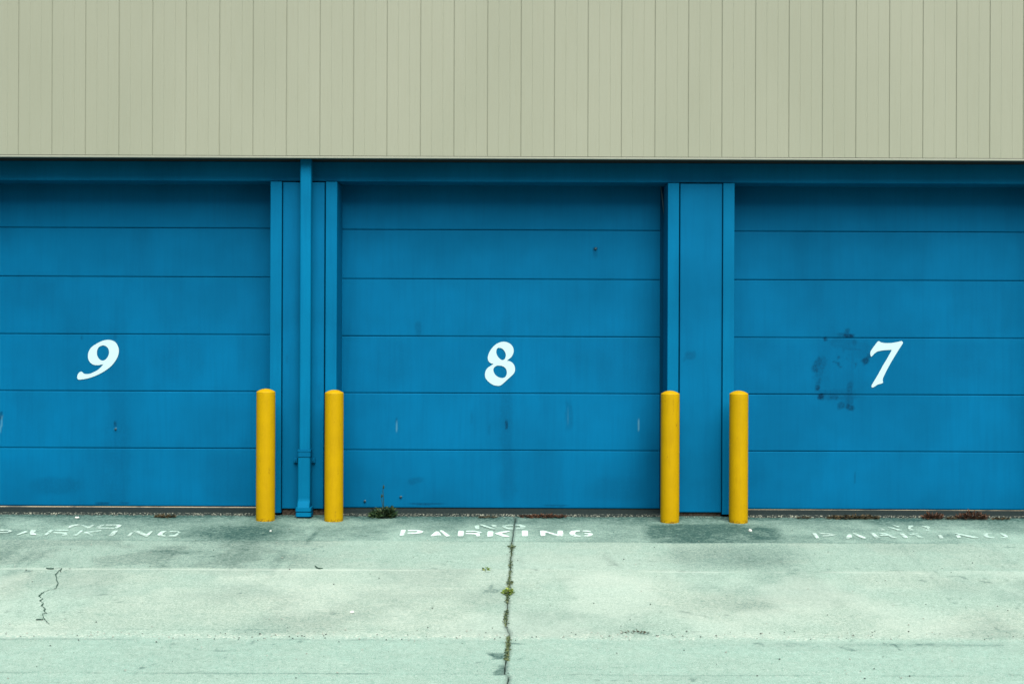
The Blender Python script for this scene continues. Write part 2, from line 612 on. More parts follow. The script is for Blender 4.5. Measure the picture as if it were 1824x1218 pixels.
seam(964.2, 0.9, 0.26, -80, 620, dirt, broken=0.40, seed=51)
seam(964.2, 0.8, 0.26, 850, 1500, dirt, broken=0.36, seed=52)
seam(964.2, 0.8, 0.22, 1500, 1900, dirt, broken=0.42, seed=53)
seam(1016.0, 1.1, 0.50, -80, 730, light, broken=0.30, seed=54)
seam(1017.0, 0.9, 0.55, 1180, 1700, light, broken=0.50, seed=55)
seam(1017.0, 0.9, 0.22, 1000, 1480, dirt, broken=0.52, seed=56)
seam(1134.0, 4.8, 0.16, -80, 880, light, broken=0.30, seed=57)
seam(1134.0, 4.4, 0.10, 920, 1500, light, broken=0.44, seed=58)
seam(1140.5, 1.3, 0.26, -80, 890, dirt, broken=0.40, seed=59)
seam(1145.0, 2.4, 0.22, 1420, 1900, dirt, broken=0.40, seed=60)
seam(1122.0, 1.0, 0.14, -80, 890, dirt, broken=0.46, seed=61)
seam(1200.5, 0.9, 0.36, -80, 640, dirt, broken=0.30, seed=62)
seam(1200.5, 0.9, 0.16, 640, 880, dirt, broken=0.45, seed=63)
seam(1200.5, 0.9, 0.26, 940, 1900, dirt, broken=0.42, seed=64)
# rough aggregate showing along the seam
agg = np.exp(-((RY - 1134) / 5.0) ** 2) * (1 - 0.5 * sst(1450, 1550, PX))
agg = agg + 0.25 * sst(0.5, 0.65, nz2) * np.exp(-((RY - 1128) / 10.0) ** 2)
dirt += sst(0.86, 0.93, vnoise(X * 21, Y * 15, 72)) * 0.34 * sst(0.5, 0.65, nz2) * sst(960, 970, PY)
light += sst(0.94, 0.98, vnoise(X * 36, Y * 36, 73)) * 0.4 * sst(0.42, 0.6, nz) * (RY > 966)
far = ~((np.abs(X) < 5.6) & (Y > -6.2))
for arr, val in ((dirt, 0.06), (light, 0.0), (warm, 0.2)):
    arr[far] = val
unseen_asphalt = sst(6.15, 6.25, -Y)  # unseen dark ground, added to cut the bounce onto soffit and door tops
unseen_asphalt = np.maximum(unseen_asphalt, sst(12.0, 12.2, np.abs(X)))
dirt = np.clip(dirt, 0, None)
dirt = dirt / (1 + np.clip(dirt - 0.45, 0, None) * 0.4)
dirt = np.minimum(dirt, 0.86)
groove = np.zeros_like(X)
gm = np.where(wj > 0.001, 1.0, 0.0)
groove[:, cL1] = gm
groove[:, cR1] = gm
groove[:, cL0] = gm * 0.25
groove[:, cR0] = gm * 0.25
ny, nx = X.shape
co = np.stack([X, Y, Z], -1).reshape(-1, 3).astype(np.float32)
ii = np.arange(ny * nx).reshape(ny, nx)
quads = np.stack([ii[:-1, :-1], ii[:-1, 1:], ii[1:, 1:], ii[1:, :-1]], -1).reshape(-1, 4)


def grid_mesh(name, co, quads, attrs):
    me = bpy.data.meshes.new(name)
    me.vertices.add(len(co))
    me.vertices.foreach_set('co', co.astype(np.float32).ravel())
    me.loops.add(quads.size)
    me.loops.foreach_set('vertex_index', quads.astype(np.int32).ravel())
    me.polygons.add(len(quads))
    me.polygons.foreach_set('loop_start', np.arange(0, quads.size, 4, dtype=np.int32))
    me.polygons.foreach_set('loop_total', np.full(len(quads), 4, dtype=np.int32))
    me.polygons.foreach_set('use_smooth', np.ones(len(quads), dtype=bool))
    for k, a in attrs.items():
        at = me.attributes.new(k, 'FLOAT', 'POINT')
        at.data.foreach_set('value', np.clip(a, 0, 1).astype(np.float32).ravel())
    me.update(calc_edges=True)
    me.validate()
    return me


g = link('pavement', grid_mesh('pavement', co, quads, dict(dirt=dirt, light=light, warm=warm, groove=groove, agg=agg * (~far), even=bandD * 0.55, unseen_asphalt=unseen_asphalt)), M['concrete'])
tag(g, 'pale green grey stained concrete apron sloping up to the garage doors', 'pavement', kind='structure')


def flat_poly(loops, eps=1e-6):
    """triangulate outline loops (first outer, rest holes) in 2D"""
    pts, edges = [], []
    for lp in loops:
        n = len(pts)
        pts += [Vector(p) for p in lp]
        edges += [(n + i, n + (i + 1) % len(lp)) for i in range(len(lp))]
    r = delaunay_2d_cdt(pts, edges, [], 5 if False else 2, eps)
    return r[0], r[2]


def inside(p, lp):
    c = False
    for i in range(len(lp)):
        a, b = lp[i], lp[i - 1]
        if (a[1] > p[1]) != (b[1] > p[1]) and p[0] < (b[0] - a[0]) * (p[1] - a[1]) / (b[1] - a[1]) + a[0]:
            c = not c
    return c


def spline(pts, sharp=(), n=6):
    """closed Catmull-Rom through the traced points, sharp at the listed indices"""
    out, N = [], len(pts)
    for i in range(N):
        p0, p1, p2, p3 = pts[i - 1], pts[i], pts[(i + 1) % N], pts[(i + 2) % N]
        if i in sharp: p0 = p1
        if (i + 1) % N in sharp: p3 = p2
        for k in range(n):
            s = k / n
            out.append(tuple(0.5 * (2 * p1[j] + (p2[j] - p0[j]) * s + (2 * p0[j] - 5 * p1[j] + 4 * p2[j] - p3[j]) * s * s
                                    + (3 * p1[j] - p0[j] - 3 * p2[j] + p3[j]) * s ** 3) for j in (0, 1)))
    return out


def tri_loops(loops):
    """faces inside the first loop and outside the holes"""
    pts, edges = [], []
    for lp in loops:
        n = len(pts)
        pts += [Vector(p) for p in lp]
        edges += [(n + i, n + (i + 1) % len(lp)) for i in range(len(lp))]
    r = delaunay_2d_cdt(pts, edges, [], 0, 1e-7)
    V, T = [tuple(v) for v in r[0]], []
    for f in r[2]:
        c = (sum(V[i][0] for i in f) / len(f), sum(V[i][1] for i in f) / len(f))
        if inside(c, loops[0]) and not any(inside(c, h) for h in loops[1:]):
            T.append(tuple(f))
    return V, T


# jagged crack in the left slab: a thin open line of dirt
CR = [(98, 1013), (111, 1012), (109, 1015), (103, 1018), (99, 1024), (101, 1030), (100, 1034), (104, 1039), (102, 1043), (100, 1048), (90, 1051), (80, 1054),
      (74, 1058), (69, 1063), (76, 1067), (71, 1071), (78, 1075), (74, 1080), (80, 1084), (79, 1090), (83, 1093), (76, 1094), (77, 1101), (80, 1104), (84, 1109), (89, 1114)]
WD = [1.2, 1.6, 2.2, 1.6, 2.0, 1.6, 2.2, 2.0, 2.2, 1.4, 0.9, 1.2, 2.6, 3.4, 2.2, 3.0, 2.2, 3.0, 2.6, 3.2, 2.4, 2.6, 2.4, 3.0, 2.4, 1.4]
mb = MB()
pp, ww = [], []
for i in range(len(CR) - 1):
    for k in range(4):
        s = k / 4
        pp.append((CR[i][0] * (1 - s) + CR[i + 1][0] * s + random.uniform(-.8, .8), CR[i][1] * (1 - s) + CR[i + 1][1] * s + random.uniform(-.4, .4)))
        ww.append((WD[i] * (1 - s) + WD[i + 1] * s) * random.uniform(0.30, 1.0))
V, Fc = [], []
for i, (p, w) in enumerate(zip(pp, ww)):
    for sgn in (-1, 1):
        q = G(p[0] + sgn * w * 0.55, p[1] + sgn * w * 0.16)
        V.append((q[0], q[1], q[2] + 0.0062))
    if i:
        a = 2 * i
        Fc.append((a - 2, a - 1, a + 1, a))
mb.add(V, Fc)
for seg in ([(64, 1104.5), (70, 1104), (77, 1104)], [(82, 1012.6), (88, 1013.4), (96, 1013.2)]):
    V, Fc = [], []
    for i, p in enumerate(seg):
        for sgn in (-1, 1):
            q = G(p[0], p[1] + sgn * 0.8)
            V.append((q[0], q[1], q[2] + 0.0075))
        if i:
            Fc.append((2 * i - 2, 2 * i - 1, 2 * i + 1, 2 * i))
    mb.add(V, Fc)
cr = mb.build('pavement_crack', M['crack'])
tag(cr, 'thin jagged dark crack in the concrete below door 9', 'crack', kind='structure')

# ------------------------------------------------------------------ building
B = empty('warehouse', (0, 0, 0))
tag(B, 'beige and blue warehouse front with three numbered garage doors', 'building')
YD = 0.38                     # face of the doors
YH = 0.065                    # face of the header beam
YS = -0.20                    # face of the siding
ZL = WZ(912, 324.6, 0.0)        # underside of the header
ZE = WZ(912, 283.2, YS)    # bottom of the siding
XW = 9.6
TOP = 6.4

def marks(lst, PX, PY, seed):
    wv = (fbm(PX * 0.11, PY * 0.11, seed, 3) - 0.5)
    wv2 = (fbm(PX * 0.13 + 40, PY * 0.13, seed + 5, 3) - 0.5)
    out = np.zeros_like(PX)
    for (cx, cy, rx, ry, rot, s) in lst:
        a = math.radians(rot)
        kx, ky = min(8.0, rx * 1.1), min(8.0, ry * 1.1)
        dx, dy = PX - cx + wv * kx, PY - cy + wv2 * ky
        ux, uy = dx * math.cos(a) + dy * math.sin(a), -dx * math.sin(a) + dy * math.cos(a)
        r = (np.abs(ux / rx) ** 3 + np.abs(uy / ry) ** 3) ** (1 / 3)
        out = np.maximum(out, s * (1 - sst(0.70, 1.40, r)))
    return out


# siding with real joints and faint ribs
prof = []
sp = 59.66 / (F / (D0 + YS))
x0 = WX(33.0, YS, 140)
k = math.floor((-XW - x0) / sp)
x = x0 + k * sp
while x < XW:
    gx = x
    w = 0.0030
    prof += [(gx - w - 0.003, YS + 0.0010), (gx - w, YS + 0.0035), (gx - w * 0.6, YS + 0.007), (gx + w * 0.6, YS + 0.007), (gx + w, YS + 0.003), (gx + w + 0.003, YS)]
    for q in (1 / 3, 2 / 3):
        r = gx + sp * q
        prof += [(r - 0.004, YS), (r - 0.0012, YS + 0.0015), (r + 0.0012, YS + 0.0015), (r + 0.004, YS)]
    x += sp
V, Fc = [], []
zt = ZE + 0.0225
for (px_, py_) in prof:
    V += [(px_, py_, zt), (px_, py_, TOP)]
for i in range(len(prof) - 1):
    Fc.append((2 * i, 2 * i + 2, 2 * i + 3, 2 * i + 1))
n = len(prof)
b0 = len(V)
V += [(prof[0][0], YS + 0.05, zt), (prof[-1][0], YS + 0.05, zt), (prof[0][0], YS + 0.05, TOP), (prof[-1][0], YS + 0.05, TOP)]
Fc.append((b0, b0 + 2, b0 + 3, b0 + 1))
link('siding', mesh('siding', V, Fc), M['siding'], B)
xa, xb = prof[0][0], prof[-1][0]
mb = MB()
mb.box(xa, xb, YS - 0.006, YS + 0.045, ZE, ZE + 0.0175, 0.002)
mb.build('drip_edge', M['drip'], B)
mb = MB()
mb.box(xa, xb, YS + 0.046, 0.60, ZE + 0.004, ZE + 0.06)
mb.build('soffit', M['soffit'], B)
mb = MB()
mb.box(xa, xb, YS, 10.0, TOP, TOP + 0.12)
mb.build('roof', M['roof'], B)
mb = MB()
mb.box(xa, xa + 0.15, 0.35, 9.85, -0.3, TOP)
mb.box(xb - 0.15, xb, 0.35, 9.85, -0.3, TOP)
mb.box(xa, xb, 9.85, 10.0, -0.3, TOP)
mb.box(xa + 0.15, xa + 0.2, YS + 0.052, 0.35, ZE + 0.06, TOP)
mb.box(xb - 0.2, xb - 0.15, YS + 0.052, 0.35, ZE + 0.06, TOP)
mb.build('outer_wall', M['siding'], B)

# header beam
mb = MB()
mb.box(xa + 0.02, xb - 0.02, YH, YD + 0.12, WZ(912, 324.2, YH), ZE + 0.003, 0.004)
mb.build('header', M['trim'], B)

# jambs (steel channels), their edges measured from the photo
JAMBS = [(-128, -108, 912), (480.8, 501.0, 913), (579.4, 599.6, 913), (1188.9, 1208.8, 916), (1287.4, 1307.6, 916), (1896, 1916, 917)]
for (a, b, bot) in JAMBS:
    mb = MB()
    z0 = WZ((a + b) / 2, bot, 0.002)
    mb.box(WX(a, 0.002), WX(b, 0.002), 0.002, YD + 0.10, z0, ZL - 0.0025, 0.0035)
    mb.build('door_jamb', M['trim'], B)

# wall panels between the jambs and beyond
PANELS = [(503.2, 577.2, 905.5), (1211.0, 1285.6, 912), (1918.4, None, 913), (None, -130.4, 905)]
for (a, b, bot) in PANELS:
    Yp = 0.022
    xl = WX(a, Yp) if a is not None else xa + 0.03
    xr = WX(b, Yp) if b is not None else xb - 0.03
    zb = WZ((a or b) if a is None or b is None else (a + b) / 2, bot, Yp)
    mb = MB()
    if a is None or b is None:
        mb.box(xl, xr, Yp, 0.36, zb, ZL - 0.006, 0.003)
        mb.build('wall_panel', M['panel'], B)
    else:
        gx = np.concatenate([[xl, xl, xl + 0.001], np.arange(xl + 0.004, xr - 0.004, 0.011), [xr - 0.001, xr, xr]])
        gy = np.concatenate([[0.30, 0.003, 0.001], np.zeros(len(gx) - 6), [0.001, 0.003, 0.30]])
        gz = np.concatenate([[zb, zb, zb + 0.001], np.arange(zb + 0.004, ZL - 0.012, 0.011), [ZL - 0.007, ZL - 0.006]])
        gq = np.concatenate([[0.30, 0.003, 0.001], np.zeros(len(gz) - 5), [0.001, 0.003]])
        GX, GZ = np.meshgrid(gx, gz, indexing='xy')
        GY = Yp + np.maximum(gy[None, :], gq[:, None])
        GY = GY + (fbm(GX * 1.2, GZ * 1.5, 130, 3) - 0.5) * 0.004
        QX, QY = to_px(GX, GY, GZ)
        st = marks([(1229, 634, 9, 7, -10, .30), (1235, 631, 4, 3, 0, .25), (1219, 640, 3, 4, 0, .22), (511, 640, 2, 9, 0, .18), (568, 700, 2, 14, 0, .12), (1250, 880, 26, 26, 0, .10)], QX, QY, 270)
        ii = np.arange(GX.size).reshape(GX.shape)
        qd = np.stack([ii[:-1, :-1], ii[:-1, 1:], ii[1:, 1:], ii[1:, :-1]], -1).reshape(-1, 4)
        link('wall_panel', grid_mesh('wall_panel', np.stack([GX, GY, GZ], -1).reshape(-1, 3), qd, dict(stain=st)), M['panel'], B)
    mb = MB()
    # rough block base: a front with an uneven face
    nxx, nzz = max(8, int((xr - xl) / 0.02)), 5
    V, Fc = [], []
    for j in range(nzz + 1):
        for i in range(nxx + 1):
            V.append((xl + (xr - xl) * i / nxx, 0.05 + random.uniform(-0.008, 0.008), -0.10 + (zb - 0.002 + 0.10) * j / nzz))
    for j in range(nzz):
        for i in range(nxx):
            q = j * (nxx + 1) + i
            Fc.append((q, q + 1, q + nxx + 2, q + nxx + 1))
    mb.add(V, Fc)
    mb.build('plinth', M['plinth'], B)

# sill slab under the doors, its front edge broken aggregate
for (sa_, sb_) in ((-106, 482), (598, 1190), (1306, 1894)):
    sx = np.arange(WX(sa_), WX(sb_), 0.012)
    rows = [(0.55, -0.001, 0.0), (0.10, -0.001, 0.0), (0.04, -0.002, 0.0), (0.012, -0.004, 0.8), (-0.002, -0.009, 1.0), (-0.010, -0.020, 0.7), (-0.014, -0.05, 0.0)]
    n1 = fbm(sx * 22, sx * 0 + 1.5, 81, 4) - 0.5
    co_, ed = [], []
    for j, (yy, zz, e) in enumerate(rows):
        jit = fbm(sx * 60, sx * 0 + j * 3.7, 90 + j, 3) - 0.5
        amp = 1.0 if j >= 2 else 0.0
        co_.append(np.stack([sx, yy + amp * (n1 * 0.035 + jit * 0.012), zz + amp * jit * 0.008], -1))
        ed.append(np.full_like(sx, e))
    co_ = np.concatenate(co_)
    n_ = len(sx)
    ii = np.arange(n_ * len(rows)).reshape(len(rows), n_)
    qd = np.stack([ii[1:, :-1], ii[1:, 1:], ii[:-1, 1:], ii[:-1, :-1]], -1).reshape(-1, 4)
    link('sill', grid_mesh('sill', co_, qd, dict(edge=np.concatenate(ed))), M['sill'], B)

# ---- downspout
Yf = -0.105
pl, pr = WX(533.2, Yf), WX(553.2, Yf)


def rbox(mb, x0, x1, y0, y1, z0, z1, r=0.01, seg=3, taper=0.0):
    """upright rounded-square tube"""
    ring = []
    for (cx, cy, a0) in ((x1 - r, y1 - r, 0), (x0 + r, y1 - r, 90), (x0 + r, y0 + r, 180), (x1 - r, y0 + r, 270)):
        for k in range(seg + 1):
            a = math.radians(a0 + 90 * k / seg)
            ring.append((cx + r * math.cos(a), cy + r * math.sin(a)))
    n = len(ring)
    V = [(x, y, z0) for x, y in ring] + [(x, y, z1) for x, y in ring]
    Fc = [(k, (k + 1) % n, n + (k + 1) % n, n + k) for k in range(n)] + [tuple(range(n))[::-1], tuple(range(n, 2 * n))]
    mb.add(V, Fc)


mb = MB()
rbox(mb, pl, pr, Yf, -0.02, WZ(543, 802, Yf), ZE + 0.003, 0.016, 4)
ds = mb.build('downspout', M['pipe'], B)
# wall straps
mb = MB()
rbox(mb, WX(530.6, Yf), WX(554.6, Yf), Yf - 0.012, -0.008, WZ(543, 804.2, Yf), WZ(543, 800.6, Yf), 0.012)
rbox(mb, WX(531.2, Yf), WX(554.0, Yf), Yf - 0.009, -0.010, WZ(543, 813.4, Yf), WZ(543, 804.6, Yf), 0.012)
mb.build('collar', M['panel'], ds)
# cast boot: rounded box that curls back at its foot
mb = MB()
bx0, bx1 = WX(531.0, Yf), WX(553.4, Yf)
zb0, zb1 = WZ(543, 904, Yf), WZ(543, 814.4, Yf)
cols = 15
V, Fc = [], []
prof_z = [zb1, WZ(543, 816, Yf), WZ(543, 850, Yf), WZ(543, 888, Yf), WZ(543, 892, Yf), WZ(543, 895, Yf), WZ(543, 898, Yf), WZ(543, 901, Yf), zb0]
off_y = [0.002, 0.0, 0.0, 0.0, -0.004, -0.016, -0.026, -0.034, -0.040]
ring_n = None
for z, oy in zip(prof_z, off_y):
    ring = []
    r = 0.016
    x0_, x1_, y0_, y1_ = bx0, bx1, Yf - 0.004 + oy, -0.012
    for (cx, cy, a0) in ((x1_ - r, y1_ - r, 0), (x0_ + r, y1_ - r, 90), (x0_ + r, y0_ + r, 180), (x1_ - r, y0_ + r, 270)):
        for k in range(5):
            a = math.radians(a0 + 90 * k / 4)
            ring.append((cx + r * math.cos(a), cy + r * math.sin(a), z))
    ring_n = len(ring)
    V += ring
for i in range(len(prof_z) - 1):
    for k in range(ring_n):
        a, b = i * ring_n + k, i * ring_n + (k + 1) % ring_n
        Fc.append((a, a + ring_n, b + ring_n, b))
mb.add(V, Fc)
mb.build('boot', M['pipe'], ds)
mb = MB()
rbox(mb, WX(528.2, Yf), WX(556.8, Yf), Yf - 0.050, 0.0, WZ(543, 910.6, Yf - .05), WZ(543, 904.4, Yf - .05), 0.022)
rbox(mb, WX(531, Yf), WX(554, Yf), Yf - 0.036, 0.0, WZ(543, 914, Yf - .05), WZ(543, 908, Yf - .05), 0.018)
rbox(mb, WX(528.6, Yf), WX(556.4, Yf), Yf - 0.047, 0.0, WZ(543, 920, Yf - .05), WZ(543, 912.6, Yf - .05), 0.022)
mb.build('base_ring', M['pipe'], ds)
for (a, b) in ((524.0, 530.6), (555.0, 561.6)):
    mb = MB()
    mb.box(WX(a, -0.01), WX(b, -0.01), -0.012, 0.020, WZ(543, 824, -0.01), WZ(543, 815.6, -0.01), 0.003)
    cx_, cz_ = (WX(a, -0.01) + WX(b, -0.01)) / 2, WZ(543, 819.8, -0.01)
    mb.tube([(cx_, -0.013, cz_), (cx_, -0.022, cz_)], [0.007, 0.006], 6)
    mb.build('fixing_lug', M['panel'], ds)

# ---- garage doors
def catmull_numeral(crop, scale, loops, sharp):
    out = []
    for lp, sh in zip(loops, sharp):
        s = spline(lp, sh)
        out.append([(crop[0] + a / scale, crop[1] + b / scale) for a, b in s])
    return out


NINE = catmull_numeral((100, 580), 10.15, [
    [(940, 255), (1010, 265), (1075, 300), (1120, 370), (1137, 450), (1125, 530), (1090, 610), (1040, 680), (980, 745), (900, 805), (810, 860), (700, 910), (580, 950), (480, 968),
     (405, 972), (386, 945), (385, 910), (400, 870), (430, 838), (460, 830), (485, 845), (510, 868), (560, 873), (620, 865), (690, 835), (760, 795), (820, 740), (855, 695), (800, 708),
     (740, 713), (680, 705), (630, 675), (595, 630), (578, 570), (583, 500), (605, 440), (645, 385), (710, 340), (780, 300), (860, 267)],
    [(850, 357), (905, 372), (945, 415), (958, 470), (950, 530), (920, 585), (880, 620), (840, 630), (795, 612), (757, 565), (740, 500), (750, 430), (785, 380)]], [(27,), ()])
EIGHT = catmull_numeral((830, 580), 10.15, [
    [(700, 290), (760, 305), (815, 340), (852, 395), (863, 455), (850, 515), (820, 565), (780, 600), (740, 635), (790, 640), (840, 670), (875, 720), (888, 790), (875, 845), (840, 890),
     (780, 945), (710, 1010), (650, 1062), (615, 1081), (570, 1085), (510, 1075), (450, 1045), (395, 1000), (355, 945), (343, 885), (355, 820), (385, 770), (430, 735), (500, 692), (455, 680),
     (415, 650), (395, 600), (398, 550), (425, 475), (470, 405), (530, 345), (600, 305), (650, 292)],
    [(600, 400), (645, 410), (690, 450), (718, 510), (715, 570), (690, 610), (655, 620), (610, 595), (570, 545), (548, 485), (555, 430), (575, 405)],
    [(600, 720), (660, 730), (715, 770), (738, 830), (730, 895), (695, 935), (640, 943), (580, 925), (530, 885), (500, 830), (498, 780), (525, 740), (560, 723)]], [(8, 28), (), ()])
SEVEN = catmull_numeral((1430, 570), 7.164, [
    [(970, 270), (1000, 285), (1060, 293), (1140, 290), (1210, 278), (1255, 268), (1275, 283), (1270, 305), (1240, 350), (1190, 430), (1130, 530), (1080, 620), (1040, 700), (1020, 745),
     (1019, 775), (1022, 795), (1005, 808), (955, 822), (920, 845), (890, 860), (875, 850), (880, 825), (910, 775), (960, 690), (1020, 580), (1080, 480), (1135, 380), (1060, 383),
     (1000, 390), (950, 402), (915, 425), (875, 465), (862, 445), (860, 410), (875, 380), (910, 330), (945, 285)]], [(26,)])

# marks on the doors in photo pixels: (x, y, rx, ry, angle, strength, soft)
STAINS = {
    9: [(205, 600, 3, 5, 0, .25), (208, 830, 22, 90, 0, .16), (209, 680, 16, 120, 0, .10), (205, 755, 1.3, 5, 0, .8), (183, 896, 12, 2.0, 0, .5), (222, 896, 8, 1.6, 0, .45), (100, 865, 40, 14, 0, .18),
        (2, 740, 2.5, 6, 0, .55), (146, 601, 1.6, 4, 0, .35), (330, 640, 30, 40, 0, .10), (60, 520, 50, 30, 0, .08), (400, 850, 40, 40, 0, .10)],
    8: [(902, 757, 2.2, 8, 0, .75), (902, 720, 10, 160, 0, .15), (905, 850, 14, 50, 0, .12), (745, 586, 5, 12, 0, .22), (740, 856, 12, 5, -10, .22), (1060, 444, 3.4, 3.4, 0, .55), (1060, 452, 3.2, 7, 0, .25),
        (706, 748, 1.6, 6, 0, .35), (1013, 740, 6, 24, 0, .18), (840, 742, 2, 10, 0, .16), (872, 765, 2, 9, 0, .14), (700, 640, 30, 40, 0, .08), (1100, 870, 50, 20, 0, .10), (760, 897, 30, 1.8, 0, .5),
        (990, 900, 20, 1.5, 0, .4), (1100, 650, 30, 60, 0, .08)],
    7: [(1509, 591, 4, 7, 0, .30), (1512, 598, 9, 3, 4, .55), (1503, 597, 12, 4, 0, .25), (1470, 604, 3.5, 4, -20, .50), (1522, 609, 4, 6, 0, .28), (1488, 607, 5, 4, 0, .18), (1541, 643, 7, 6, -30, .46), (1546, 636, 3, 6, 30, .32),
        (1456, 648, 6, 11, 25, .30), (1453, 659, 6, 3, 10, .34), (1461, 642, 5, 3, 0, .22), (1494, 648, 2.2, 3.2, 0, .45), (1494, 637, 3, 2.5, 0, .38), (1489, 645, 6, 1.2, 12, .30), (1508, 639, 2, 2, 0, .2), (1524, 651, 1.6, 5, 8, .3),
        (1497, 653, 3, 2, -10, .35), (1456, 690, 4, 5, 10, .42), (1458, 682, 4, 10, 20, .22), (1463, 706, 6, 4.5, 8, .58), (1486, 706, 7, 5, 0, .34), (1480, 704, 1.2, 6, 0, .38), (1490, 698, 3, 5, 0, .22), (1514, 693, 5, 12, 6, .30),
        (1512, 712, 7, 14, 0, .26), (1513, 725, 8, 4.5, 30, .44), (1498, 722, 6, 6, -20, .32), (1505, 700, 20, 10, 0, .14), (1478, 697, 14, 3, -5, .18), (1520, 622, 20, 1.4, 6, .22), (1503, 618, 1.5, 10, 5, .20), (1523, 850, 1.2, 10, 0, .25),
        (1720, 640, 40, 30, 0, .07), (1500, 660, 40, 60, 0, .08), (1505, 612, 26, 10, 5, .16), (1462, 655, 9, 22, 18, .18), (1492, 703, 34, 9, 4, .20), (1518, 660, 3, 46, 3, .15), (1538, 625, 16, 16, -40, .12)],
}
SCUFF = {
    9: [(206, 763.5, 1.8, 2.0, 0, .9), (2.2, 755, 1.2, 14, 8, .45)],
    8: [(706.6, 760, 0.6, 9, 0, .50), (1137.5, 757, 0.6, 10, 2, .55), (1062, 442.4, 1.2, 1.2, 0, .5), (1011, 742, 0.8, 14, 0, .12)],
    7: [],
}


DOORS = {9: dict(x=(-108, 480.8), lines=(406, 493, 595.4, 696.5, 798, 901), cx=240, num=NINE, stop=None),
         8: dict(x=(599.6, 1188.9), lines=(410, 497.5, 599.6, 700.6, 802, 905), cx=894, num=EIGHT, stop=(1175.5, 1184)),
         7: dict(x=(1307.6, 1896), lines=(413, 499.5, 602, 703, 804.2, 907), cx=1560, num=SEVEN, stop=None)}
WORDS = {9: 'garage door painted with a slanted white 9', 8: 'garage door painted with a white 8', 7: 'garage door painted with a white 7 beside dark scuffs'}
for num, dd in DOORS.items():
    dr = empty('garage_door', (0, 0, 0), B)
    dr['label'] = WORDS[num]
    xl, xr = WX(dd['x'][0], 0.0) - 0.02, WX(dd['x'][1], 0.0) + 0.02
    zs = [WZ(dd['cx'], y, YD) for y in dd['lines']]
    zs = [zs[0] + 0.545] + zs
    for si in range(len(zs) - 1):
        z1, z0 = zs[si], zs[si + 1]
        gx = np.arange(xl, xr + 0.006, 0.012)
        gz = np.concatenate([np.arange(z0 + 0.007, z1 - 0.007, 0.012), [z1 - 0.006]])
        # front face with rolled edges top and bottom; lip carries on behind the next section
        rows_z = np.concatenate([[z0 + 0.001, z0 + 0.001, z0 + 0.0025, z0 + 0.0045], gz, [z1 - 0.004, z1 - 0.0022, z1 - 0.001, z1 - 0.001]])
        rows_y = np.concatenate([[YD + 0.045, YD + 0.016, YD + 0.005, YD + 0.0012], np.full_like(gz, YD), [YD + 0.0012, YD + 0.005, YD + 0.016, YD + 0.045]])
        GX, GZ = np.meshgrid(gx, rows_z, indexing='xy')
        GY = np.repeat(rows_y[:, None], len(gx), 1)
        wav = (fbm(GX * 0.9 + num * 7, GZ * 2.0, 100 + num, 3) - 0.5) * 0.004
        GY = GY + wav
        QX, QY = to_px(GX, GY, GZ)
        st = marks(STAINS[num], QX, QY, 200 + num) * (1.7 if num == 7 else 1.15)
        # grime gathers at the rolled joints in uneven runs
        e = np.minimum(GZ - z0, z1 - GZ)
        st = np.maximum(st, (1 - sst(0.002, 0.020, GZ - z0)) * 0.22 * sst(0.35, 0.7, fbm(GX * 2.2, GZ * 0 + si, 300 + num, 4)))
        st = st + 0.10 * sst(0.55, 0.8, fbm(GX * 3.0 + num, GZ * 0.7 + si * 9, 310, 4))
        sc = marks(SCUFF[num], QX, QY, 250 + num)
        cof = np.stack([GX, GY, GZ], -1).reshape(-1, 3)
        ii = np.arange(GX.size).reshape(GX.shape)
        qd = np.stack([ii[:-1, :-1], ii[:-1, 1:], ii[1:, 1:], ii[1:, :-1]], -1).reshape(-1, 4)
        link('door_section', grid_mesh('door_section', cof, qd, dict(stain=st, scuff=sc)), M['door'], dr)
    # back skin closes the leaf
    mb = MB()
    mb.box(xl, xr, YD + 0.046, YD + 0.056, zs[-1], zs[0])
    mb.build('backing', M['panel'], dr)
    # bottom seal: pale retainer above black rubber
    mb = MB()
    zb = zs[-1]
    mb.box(xl, xr, YD - 0.004, YD + 0.045, zb - 0.019, zb - 0.004, 0.002)
    mb.build('seal_retainer', M['retainer'], dr)
    mb = MB()
    mb.box(xl, xr, YD + 0.006, YD + 0.040, -0.006, zb - 0.0195, 0.0)
    mb.build('bottom_seal', M['rubber'], dr)
    if dd['stop']:
        mb = MB()
        mb.box(WX(dd['stop'][0], YD - 0.02), WX(dd['x'][1], YD) + 0.02, YD - 0.02, YD - 0.006, 0.01, ZL - 0.01, 0.004)
        mb.build('side_seal', M['dark_blue'], dr)
        # a torn pale strip of seal hanging at the top corner
        mb = MB()
        pts = [W(1177, 331, YD - 0.045), W(1179, 346, YD - 0.05), W(1181, 364, YD - 0.055), W(1182.4, 382, YD - 0.045)]
        mb.tube(pts, [0.006, 0.0075, 0.007, 0.002], 6)
        mb.build('torn_seal', M['steel'], dr)
    # numeral: painted sheet, 1.2 mm proud
    loops = [[(W(a, b, YD)[0], W(a, b, YD)[2]) for a, b in lp] for lp in dd['num']]
    V2, T2 = tri_loops(loops)
    yy = YD - 0.0045
    V = [(a, yy, b) for a, b in V2] + [(a, yy + 0.001, b) for a, b in V2]
    n = len(V2)
    Fc = []
    for f in T2:
        a, b, c_ = [V2[i] for i in f[:3]]
        area = (b[0] - a[0]) * (c_[1] - a[1]) - (b[1] - a[1]) * (c_[0] - a[0])
        f = f if area > 0 else f[::-1]
        Fc.append(f)
    o = link('numeral', mesh('numeral', V, Fc), M['numeral'], dr)
    o['label'] = 'white painted number %d' % num
    bolts = {9: [(206, 764, 0.010)], 8: [(650, 892, 0.012), (714, 884.5, 0.012), (1061, 443, 0.012)], 7: []}[num]
